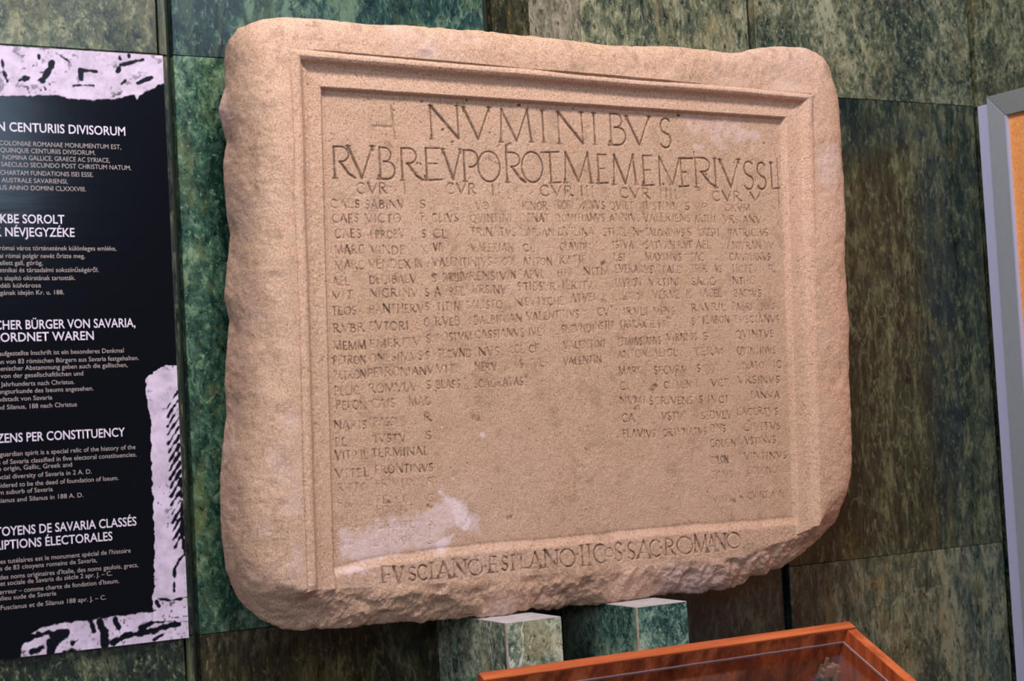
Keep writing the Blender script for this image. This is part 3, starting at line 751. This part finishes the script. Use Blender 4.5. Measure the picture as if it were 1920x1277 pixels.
# back rows
rows = []
for (yb, sh) in ((.35, .006), (.7, .014), (1.0, .026)):
    r0 = ring[-1].copy(); r0[:, 0] -= ow[:, 0] * sh; r0[:, 2] -= ow[:, 1] * sh
    r0[:, 1] = ring[-1][:, 1] * (1 - yb) + (-0.022) * yb
    rows.append(r0)
ringv = np.concatenate([ring.reshape(-1, 3)] + rows)
nring = len(ringv)
KR = K + 3

stone_m = stone_mat()
stele = empty('inscribed_stone', (0.6, -0.11, -0.009), 'large worn buff limestone slab carved with Latin names inside a moulded frame', 'stone slab')
# split of the regular grid into moulded border and sunken field
Q = np.stack([idx[:-1, :-1], idx[1:, :-1], idx[1:, 1:], idx[:-1, 1:]], -1).reshape(-1, 4)
qt = tmin[:-1, :-1].ravel(); qk = k[:-1, :-1].ravel()
field = (qt >= 1.0) & (dz[:-1, :-1].ravel() < 0)


def submesh(name, V, F, Wr):
    used = np.zeros(len(V), bool); used[F.ravel()] = True
    mp = np.cumsum(used) - 1
    return np_mesh(name, V[used], mp[F], True, Wr[used])


W0 = wear_shade.reshape(-1, 3)
o = link('inscription_field', submesh('inscription_field', V0, Q[field], W0), stone_m, stele)
o['label'] = 'sunken field cut with rows of Latin names under two lines of tall capitals'
o = link('moulded_border', submesh('moulded_border', V0, Q[~field], W0), stone_m, stele)
o['label'] = 'stepped moulding and lower ledge with the last carved line'
# slab body: ring + back
Vb = np.concatenate([inn, ringv, [[0.62, -0.022, 0.45]]])
ii = np.arange(nL); i2 = (ii + 1) % nL
F = []
for r_ in range(KR):
    a = r_ * nL
    F.append(np.stack([a + ii, a + i2, a + nL + i2, a + nL + ii], -1))
F = np.concatenate(F)
last = KR * nL
tris = np.stack([last + ii, last + i2, np.full(nL, len(Vb) - 1)], -1)
Wb = np.zeros((len(Vb), 3), np.float32)
Wb[:nL] = W0[loop]
rv = Vb[nL:]
Wb[nL:, 2] = np.clip(.25 + .8 * fbm(rv[:, 0], rv[:, 2], 7, 3, 301, rv[:, 1]), 0, .75)
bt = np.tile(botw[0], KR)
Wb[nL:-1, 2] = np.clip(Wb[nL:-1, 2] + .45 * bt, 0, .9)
Wb[nL:, 0] = np.clip((fbm(rv[:, 0], rv[:, 2], 45, 3, 311, rv[:, 1]) - .28) * 1.4, 0, .25)
Wb[nL:, 1] = np.clip((fbm(rv[:, 0], rv[:, 2], 9, 4, 321, rv[:, 1]) - .2) * 1.2, 0, .28) * 1.0
link('slab_body', np_mesh('slab_body', Vb, F, True, Wb, tris), stone_m, stele)

# ------------------------------------------------------------------ marble blocks under the stone
BK = dict(dark=(50, 78, 74), mid=(150, 164, 142), light=(206, 208, 184), accent=(176, 162, 118))
for i, (x0, top, pal, lab, seed) in enumerate(((0.42434, -0.0088, BK, 'pale green marble support block under the middle of the stone, left one', 4),
                                               (0.67639, -0.0092, dict(dark=(34, 66, 68), mid=(108, 146, 130), light=(170, 186, 166), accent=(150, 136, 108)), 'darker green marble support block behind the wooden case, right one', 9))):
    bk = empty('support_block', (x0 + .052, -.119, -1.2), lab, 'support', None)
    mf = marble('block_marble', seed=seed, rot=.8, stretch=.8, scale=1.3, veins=.6, **pal)
    mtop = plain('sawn_marble', (188, 184, 188), .55, grain=.06)
    med = plain('pale_edge', (176, 164, 144), .5, grain=.1)
    x1 = x0 + .1043
    boxobj('core', x0 + .003, x1 - .003, -.2354, -.001, -1.2, top - .003, mf, bk)
    boxobj('front_slab', x0 + .0032, x1, -.2384, -.2356, -1.2, top - .0014, mf, bk)
    boxobj('side_slab', x0, x0 + .0028, -.2356, -.001, -1.2, top - .0014, mf, bk)
    boxobj('top_slab', x0 + .0004, x1 - .0004, -.238, -.001, top - .0012, top, mtop, bk)
    boxobj('edge_strip', x0 - .0002, x0 + .003, -.2386, -.2352, -1.2, top - .0013, med, bk)

# ------------------------------------------------------------------ wooden display case
yb = -0.40
A = P(897, 1258, yb); Bc = P(1582, 1168, yb)
zt = (A[2] + Bc[2]) / 2
xl, xr = A[0], Bc[0] + .012
alpha = math.radians(27.94)
case = empty('display_case', ((xl + xr) / 2, yb - .35, -1.2), 'reddish wooden display case with sloping glass top in front of the blocks', 'display case')
DL = 0.70
wx = wood_mat('veneer_along', 'x', (150, 62, 30), (206, 112, 64)); wy = wood_mat('veneer_down', 'y', (150, 60, 28), (212, 114, 66)); wz = wood_mat('veneer_inner', 'z', (92, 30, 12), (214, 116, 66))
RW = 0.019
felt = plain('dark_red_felt', (96, 40, 30), .9)
wz2 = wood_mat('veneer_side', 'z', (118, 44, 20), (204, 106, 60))


def slope_box(name, x0, x1, s0, s1, h0, h1, mat, bev=.0012):
    """box in the sloping top's own frame: s down the slope, h above it"""
    bm = bmesh.new(); box(bm, x0, x1, s0, s1, h0, h1, bev, 2)
    R_ = Matrix.Translation((0, yb, zt)) @ Matrix.Rotation(-math.pi + alpha, 4, 'X') @ Matrix.Scale(-1, 4, (0, 0, 1))
    bm.transform(R_); bmesh.ops.recalc_face_normals(bm, faces=bm.faces)
    return link(name, bm_mesh(bm, name), mat, case)


HB = .15
slope_box('back_rail', xl, xr, 0, RW, -.034, 0, wx, .0018)
slope_box('back_lining', xl + .001, xr - .001, .001, RW - .0004, -HB, -.0342, wz, 0)
slope_box('back_facing', xl + .0185, xr - .0185, RW - .0002, RW + .0002, -HB, -.004, wz, 0)
for nm, a, b in (('side_rail', xr - RW, xr), ('side_rail', xl, xl + RW)):
    slope_box(nm, a, b, RW + .0012, DL, -.034, -.0025, wy, .0018)
    slope_box('side_lining', a + .0008, b - .0008, RW + .0012, DL, -HB, -.0342, wz2, 0)
    slope_box('side_facing', (a - .0002) if a > .5 else b - .0002, (a + .0002) if a > .5 else b + .0002, RW + .0014, DL - .001, -HB, -.005, wz2, 0)
slope_box('front_rail', xl, xr, DL - .0005, DL + RW, -.06, -.006, wx)
yf_ = yb - DL * math.cos(alpha); zf_ = zt - DL * math.sin(alpha)
yc_, zc_ = yb + HB * math.sin(alpha), zt - HB * math.cos(alpha)
boxobj('back_panel', xl + .0005, xr - .0005, yc_ - RW, yc_ - .004, -.62, zc_ - .002, wz, case)
for a, b in ((xl + .001, xl + RW - .001), (xr - RW + .001, xr - .001)):
    bm = bmesh.new()
    ya, yz_ = yb - RW - .001, yf_ + .002
    ya = yc_ - RW - .001
    q = [(ya, zc_ - .02), (ya, -.62), (yz_, -.62), (yz_, zf_ - HB)]
    v1 = [bm.verts.new((a, y_, z_)) for y_, z_ in q]; v2 = [bm.verts.new((b, y_, z_)) for y_, z_ in q]
    bm.faces.new(v1); bm.faces.new(v2[::-1])
    for i in range(4): bm.faces.new([v1[i], v1[(i + 1) % 4], v2[(i + 1) % 4], v2[i]])
    bmesh.ops.recalc_face_normals(bm, faces=bm.faces)
    link('side_panel', bm_mesh(bm, 'side_panel'), wz, case)
boxobj('front_panel', xl + .001, xr - .001, yf_ - RW + .003, yf_, -.62, zf_ - .035, wz, case)
boxobj('base_board', xl + RW, xr - RW, yf_ + .001, yc_ - RW - .001, -.30, -.28, felt, case)
for a in (xl + .02, xr - .06):
    for b in (yb - .06, yf_ + .02):
        boxobj('leg', a, a + .04, b, b + .04, -1.2, -.62, wz, case, bev=.002)
gm, N, L, B = new_mat('glass')
B.inputs['Base Color'].default_value = (.93, .93, .96, 1); B.inputs['Roughness'].default_value = .04; B.inputs['Transmission Weight'].default_value = 1; B.inputs['IOR'].default_value = 1.3
slope_box('glass_pane', xl + RW + .0005, xr - RW - .0005, RW + .0012, DL - .002, -.0300, -.0270, gm, 0)
ge = plain('glass_edge', (190, 165, 170), .25)
slope_box('glass_bead', xl + RW, xr - RW, RW + .0002, RW + .0012, -.031, -.0262, ge, 0)
slope_box('glass_bead', xr - RW - .0012, xr - RW, RW + .0012, DL - .002, -.031, -.0262, ge, 0)
# inner lining just below the glass so that its veneer shows through
# small brass lid stay inside the right corner
br = plain('brass', (206, 170, 108), .3, .35)
dkm = plain('dark_metal', (40, 38, 40), .3, .8)
_h = np.array([0, -math.sin(alpha), math.cos(alpha)]); _s = np.array([0, -math.cos(alpha), -math.sin(alpha)])
org = np.array([0, yb, zt]) + _s * (RW + .0002)
dr = P(1548, 1256, yb) - CAM
hit = CAM + dr * (((org - CAM) @ _s) / (dr @ _s))
hx, hh = hit[0], (hit - org) @ _h
S0 = RW + .0003


def fit(name, a, b, c, d, e, f, mt, bev=.0008, parent=case):
    return slope_box(name, hx + a, hx + b, S0 + c, S0 + d, hh + e, hh + f, mt, bev)


fit('fitting_plate', -.017, .012, 0, .0022, -.024, .012, br)
fit('fitting_bracket', -.006, .022, .0022, .010, -.012, .010, br, .002)
fit('fitting_arm', .014, .030, .006, .014, -.020, .002, br, .002)
fit('fitting_pin', -.010, -.004, .001, .006, .010, .026, br, .001)
fit('fitting_spring', -.018, -.008, .002, .009, -.030, -.014, dkm, .002)
for dx, dh in ((-.012, .004), (-.012, -.008), (.0, -.018), (.018, .004), (.008, .012)):
    fit('screw_head', dx - .0025, dx + .0025, .002, .012, dh - .0025, dh + .0025, br, .0012)

# ------------------------------------------------------------------ notice board at right (edge-on to the wall)
bx = P(1832, 200, -.05)[0]
ztb = P(1832, 200, -.05)[2]
zft = P(1847, 180, -.088)[2]
nb = empty('notice_board', (bx + .02, -.4, -1.2), 'aluminium framed cork notice board standing at right angles to the wall', 'notice board')


def alu(name, rgb, rough, metal=.6):
    mt, N, L, B = new_mat(name)
    tc = N.new('ShaderNodeTexCoord'); n = noise(N, L, mapping(N, L, tc.outputs['Object'], (90, 90, 6)), 6, 3)
    L.new(mixc(N, L, n.outputs[0], lin([x * .93 for x in rgb]), lin([min(255, x * 1.07) for x in rgb])), B.inputs['Base Color'])
    B.inputs['Roughness'].default_value = rough; B.inputs['Metallic'].default_value = metal
    return mt


lil = plain('lacquered_aluminium', (176, 180, 214), .45)
al = alu('brushed_aluminium', (172, 178, 190), .42, .35); al2 = alu('brushed_aluminium_shaded', (160, 166, 168), .42, .5)  # second one is the same metal, coloured darker where the rails catch less light
zb_ = -.45
boxobj('rear_profile', bx, bx + .022, -.0805, -.05, zb_, ztb, lil, nb, bev=.0012)
# frame rails, mitred: left upright and top rail, profile 66 mm wide
FW = .048
y0, y1 = -.081, -.081 - 1.1


def rail(name, quad, x0, x1, mat):
    bm = bmesh.new()
    v1 = [bm.verts.new((x0, y_, z_)) for y_, z_ in quad]; v2 = [bm.verts.new((x1, y_, z_)) for y_, z_ in quad]
    bm.faces.new(v1); bm.faces.new(v2[::-1])
    for i in range(4): bm.faces.new([v1[i], v1[(i + 1) % 4], v2[(i + 1) % 4], v2[i]])
    bmesh.ops.recalc_face_normals(bm, faces=bm.faces)
    bmesh.ops.bevel(bm, geom=list(bm.edges), offset=.0012, segments=2, affect='EDGES')
    return link(name, bm_mesh(bm, name), mat, nb)


xf = bx - .004
rail('upright_rail', [(y0, zft), (y0, zb_), (y0 - FW, zb_ + FW), (y0 - FW, zft - FW)], xf, bx + .021, al)
rail('top_rail', [(y0 - .0006, zft), (y0 - FW - .0006, zft - FW), (y1 + FW, zft - FW), (y1, zft)], xf, bx + .021, al2)
rail('upright_rail', [(y1, zft), (y1 + FW, zft - FW - .001), (y1 + FW, zb_ + FW), (y1, zb_)], xf, bx + .021, al)
rail('bottom_rail', [(y0, zb_), (y1, zb_), (y1 + FW, zb_ + FW - .001), (y0 - FW, zb_ + FW - .001)], xf, bx + .021, al2)
ck, N, L, B = new_mat('cork')
tc = N.new('ShaderNodeTexCoord'); n = noise(N, L, tc.outputs['Object'], 190, 4, .7); n2 = noise(N, L, tc.outputs['Object'], 45, 3)
L.new(mixc(N, L, maprange(N, L, n.outputs[0], .35, .65), mixc(N, L, n2.outputs[0], lin((214, 128, 62)), lin((232, 152, 84))), lin((246, 172, 104))), B.inputs['Base Color'])
B.inputs['Roughness'].default_value = .8
boxobj('cork_panel', bx + .004, bx + .018, y1 + FW * .5, y0 - FW * .5, zb_ + FW * .5, zft - FW * .3, ck, nb)
boxobj('bead', bx - .0045, bx + .006, y0 - FW - .0025, y0 - FW + .0008, zb_ + FW, zft - FW, lil, nb)
for yy in (y0 - .1, y1 + .1):
    boxobj('stand_leg', bx + .003, bx + .018, yy - .015, yy + .015, -1.2, zb_ + .002, al, nb)

# ------------------------------------------------------------------ poster
YQ = -.010
pr = P(305, 102, YQ)[0]; pz1 = (P(305, 102, YQ)[2] + P(0, 87, YQ)[2]) / 2; pz0 = (P(355, 1193, YQ)[2] + P(0, 1240, YQ)[2]) / 2
poster = empty('museum_poster', (pr - .35, YQ + .004, pz0), 'glossy black information poster with white text in five languages, left of the stone', 'poster')
bk, N, L, B = new_mat('gloss_black')
B.inputs['Base Color'].default_value = (.0025, .003, .006, 1); B.inputs['Roughness'].default_value = .14; B.inputs['Specular IOR Level'].default_value = .22
tc = N.new('ShaderNodeTexCoord'); n = noise(N, L, mapping(N, L, tc.outputs['Object'], (3, 3, 14)), 3, 2)
bp = N.new('ShaderNodeBump'); bp.inputs['Strength'].default_value = .07; bp.inputs['Distance'].default_value = .003
L.new(n.outputs[0], bp.inputs['Height']); L.new(bp.outputs[0], B.inputs['Normal'])
boxobj('poster_panel', pr - .72, pr, YQ, YQ + .008, pz0, pz1, bk, poster)
wt = plain('print_white', (226, 214, 232), .3)
wt2 = plain('print_pale', (176, 160, 158), .4)


def textobj(name, txt, px_r, py, mat, bold=0.0, hpx=18, px_l=-10):
    cu = bpy.data.curves.new(name, 'FONT'); cu.body = txt; cu.size = 1.0; cu.resolution_u = 3
    cu.offset = bold
    tmp = bpy.data.objects.new('tmp', cu); COL.objects.link(tmp)
    dg = bpy.context.evaluated_depsgraph_get()
    me = bpy.data.meshes.new_from_object(tmp.evaluated_get(dg))
    bpy.data.objects.remove(tmp); bpy.data.curves.remove(cu)
    n_ = len(me.vertices); co = np.zeros(n_ * 3); me.vertices.foreach_get('co', co); co = co.reshape(-1, 3)
    r3 = P(px_r, py, YQ); l3 = P(px_l, py, YQ)
    hz = P(px_r, py - hpx, YQ)[2] - r3[2]
    w_ = co[:, 0].max() - co[:, 0].min()
    v = np.zeros_like(co)
    v[:, 0] = l3[0] + (co[:, 0] - co[:, 0].min()) / w_ * (r3[0] - l3[0])
    v[:, 1] = YQ - .0004
    v[:, 2] = r3[2] + co[:, 1] / .70 * hz
    me.vertices.foreach_set('co', v.ravel()); me.materials.clear(); me.update()
    return link(name, me, mat, poster)


for t, x, y in (("IN CENTURIIS DIVISORUM", 235, 254.5), ("EKBE SOROLT", 121, 419.5), ("K NÉVJEGYZÉKE", 140, 444), ("CHER BÜRGER VON SAVARIA,", 254, 613), ("EORDNET WAREN", 176, 637),
                ("IZENS PER CONSTITUENCY", 234.5, 818), ("TOYENS DE SAVARIA CLASSÉS", 256, 985), ("RIPTIONS ÉLECTORALES", 211, 1013)):
    textobj('heading', t, x, y, wt, .012, 16.5)
BODY = """E COLONIAE ROMANAE MONUMENTUM EST,|227|280
T QUINQUE CENTURIIS DIVISORUM.|179|291
ET NOMINA GALLICE, GRAECE AC SYRIACE,|206|305
M SAECULO SECUNDO POST CHRISTUM NATUM.|246|319
T CHARTAM FUNDATIONIS ISEI ESSE.|175|332
O AUSTRALE SAVARIENSI,|127|344.6
IBUS ANNO DOMINI CLXXXVIII.|161|359
a római város történetének különleges emléke,|218|470
mai római polgár nevét őrizte meg,|159|484
mellett gall, görög,|80|497
a etnikai és társadalmi sokszínűségéről.|185|510
em alapító okiratának tartották.|141|525
a déli külvárosa|77|539
ságának idején Kr. u. 188.|120|552
t aufgestellte Inschrift ist ein besonderes Denkmal|232|661
nen von 83 römischen Bürgern aus Savaria festgehalten.|260|675
thenischer Abstammung geben auch die gallischen,|239|688
is von der gesellschaftlichen und|156|704
2. Jahrhunderts nach Christus.|139.5|720
dungsurkunde des Iseums angesehen.|175|732
andstadt von Savaria|98|749
und Silanus, 188 nach Christus|144|762
e guardian spirit is a special relic of the history of the|254|842
ns of Savaria classified in five electoral constituencies.|256|856
an origin, Gallic, Greek and|135|875
social diversity of Savaria in 2 A. D.|172|888
nsidered to be the deed of foundation of Iseum.|222|900
ern suburb of Savaria|99|921
scianus and Silanus in 188 A. D.|156|932
mes tutélaires est le monument spécial de l'histoire|245|1036
ms de 83 citoyens romains de Savaria,|182|1054
t des noms originaires d'Italie, des noms gaulois, grecs,|259|1063
e et sociale de Savaria du siècle 2 apr. J. – C.|210|1079
r erreur – comme charte de fondation d'Iseum.|223|1093
anlieu sude de Savaria|105.5|1116
e Fuscianus et de Silanus 188 apr. J. – C.|199|1124"""
for ln in BODY.split('\n'):
    t, x, y = ln.split('|')
    textobj('text_line', t, float(x), float(y), wt2, 0.0, 8.6)


def seg_dist(X_, Z_, pl):
    d_ = np.full(X_.shape, 9.0)
    for a, b in zip(pl[:-1], pl[1:]):
        d = b - a; t = np.clip(((X_ - a[0]) * d[0] + (Z_ - a[1]) * d[1]) / (d @ d + 1e-12), 0, 1)
        d_ = np.minimum(d_, np.hypot(X_ - a[0] - t * d[0], Z_ - a[1] - t * d[1]))
    return d_


def printed(name, poly, darks, speck, seed, cell=.0011, lift=.0003):
    """black and white photograph printed on the poster: a fine sheet whose paper tone is black or white"""
    pl = pts_xz(poly, YQ)
    x0, z0 = pl.min(0) - .004; x1, z1 = pl.max(0) + .004
    x1 = min(x1, pr - .0002); z1 = min(z1, pz1 - .0002); z0 = max(z0, pz0 + .0002)
    nx, nz = int((x1 - x0) / cell), int((z1 - z0) / cell)
    Xg, Zg = np.meshgrid(np.linspace(x0, x1, nx), np.linspace(z0, z1, nz))
    ins = np.zeros(Xg.shape, bool); dm = np.full(Xg.shape, 9.0); j = len(pl) - 1
    for i in range(len(pl)):
        a, b = pl[i], pl[j]
        ins ^= ((a[1] > Zg) != (b[1] > Zg)) & (Xg < (b[0] - a[0]) * (Zg - a[1]) / (b[1] - a[1] + 1e-12) + a[0])
        d = b - a; t = np.clip(((Xg - a[0]) * d[0] + (Zg - a[1]) * d[1]) / (d @ d + 1e-12), 0, 1)
        dm = np.minimum(dm, np.hypot(Xg - a[0] - t * d[0], Zg - a[1] - t * d[1])); j = i
    sd = np.where(ins, dm, -dm)
    m_ = np.clip((sd + .003 * fbm(Xg, Zg, 130, 3, seed)) / .0016 + .5, 0, 1)
    tone = m_ * np.clip(.88 + .35 * fbm(Xg, Zg, 48, 5, seed + 5, gain=.7), .3, 1)
    tone *= 1 - .8 * np.clip((fbm(Xg, Zg, 210, 2, seed + 31) - .42) * 5, 0, 1) * np.clip(.5 + 2.5 * fbm(Xg, Zg, 22, 2, seed + 33), 0, 1)
    tone *= 1 - speck * np.clip((fbm(Xg, Zg, 75, 4, seed + 9, gain=.6) - .30) * 6, 0, 1)
    for pts, wpx in darks:
        q = pts_xz(pts, YQ); dd = seg_dist(Xg, Zg, q) + .0034 * fbm(Xg, Zg, 120, 3, seed + 17)
        tone *= np.clip((dd - wpx * .00045) / .0014, 0, 1)
    V = np.stack([Xg, np.full(Xg.shape, YQ - lift), Zg], -1).reshape(-1, 3)
    id_ = np.arange(nx * nz).reshape(nz, nx)
    F_ = np.stack([id_[:-1, :-1], id_[:-1, 1:], id_[1:, 1:], id_[1:, :-1]], -1).reshape(-1, 4)
    keep = (m_.ravel()[F_].max(1) > (.02 if lift < .0005 else .9))
    F_ = F_[keep]
    t_ = tone.ravel()[:, None]
    used = np.zeros(len(V), bool); used[F_.ravel()] = True; mp = np.cumsum(used) - 1
    me = np_mesh(name, V[used], mp[F_], False, np.repeat(t_, 3, 1)[used].astype(np.float32))
    return link(name, me, print_m, poster)


print_m, N, L, B = new_mat('print_photo')
a_ = N.new('ShaderNodeAttribute'); a_.attribute_name = 'wear_shade'
rp = ramp(N, [(0, (.004, .005, .010)), (1, lin((224, 206, 232)))])
L.new(a_.outputs['Fac'], rp.inputs[0]); L.new(rp.outputs[0], B.inputs['Base Color']); B.inputs['Roughness'].default_value = .3; B.inputs['Specular IOR Level'].default_value = .2
printed('printed_relief', [(-40, 82), (330, 104), (308, 155), (297, 160), (280, 168), (262, 180), (257, 187), (252, 178), (225, 184), (190, 188), (160, 185), (130, 184), (95, 177), (50, 180), (-40, 178)],
        [([(4, 112), (8, 140), (13, 152)], 4), ([(97, 118), (90, 136), (80, 150)], 9), ([(36, 151), (56, 145)], 5), ([(152, 133), (151, 148)], 8), ([(155, 132), (180, 135)], 4), ([(138, 160), (176, 160)], 3),
         ([(221, 134), (225, 122), (268, 112)], 5), ([(106, 100), (130, 116)], 2), ([(72, 104), (73, 110)], 4), ([(258, 156), (285, 145)], 4), ([(83, 164), (86, 168)], 3), ([(228, 158), (234, 152)], 4), ([(224, 106), (226, 110)], 3), ([(240, 103), (241, 107)], 3)], .55, 3)
col_poly = [(273, 711), (296, 691), (310, 686), (345, 684), (370, 1165), (286, 1165), (285, 1122), (289, 1109), (289, 1040), (287, 934), (283, 877), (282, 787), (275, 742)]
fl = []
for q in range(17):
    y_ = 735 + q * 16.5; xe = 330 + (y_ - 735) * .045
    fl.append(([(xe + 2, y_), (xe - 8, y_ + 15), (xe - 17, y_ + 31)], 3.2 if q > 2 else 1.6))
fl += [([(341, 960), (342, 1010)], 6), ([(343, 1010), (346, 1040)], 5), ([(347, 1035), (335, 1052), (327, 1066), (326, 1108)], 2.6), ([(298, 1122), (320, 1127), (351, 1119)], 2.4), ([(293, 1128), (297, 1136)], 4), ([(339, 905), (341, 955)], 3)]
printed('printed_column', col_poly, fl, .12, 23, lift=.0006)
printed('printed_capital', [(40, 1250), (40, 1210), (60, 1200), (88, 1193), (60, 1188), (80, 1176), (120, 1168), (190, 1160), (286, 1146), (375, 1138), (375, 1240)],
        [([(212, 1206), (238, 1192), (288, 1182), (335, 1168)], 9), ([(265, 1178), (288, 1166), (305, 1164)], 7), ([(188, 1166), (195, 1185), (196, 1208)], 13), ([(170, 1162), (176, 1184)], 8), ([(100, 1190), (124, 1188), (100, 1204)], 14),
         ([(96, 1205), (96, 1222)], 15), ([(70, 1190), (92, 1186)], 5), ([(215, 1160), (222, 1176)], 6), ([(136, 1206), (146, 1200)], 4), ([(290, 1200), (308, 1188)], 3), ([(120, 1222), (150, 1218)], 3), ([(322, 1158), (340, 1150)], 2), ([(60, 1222), (80, 1215)], 8)], .5, 43)
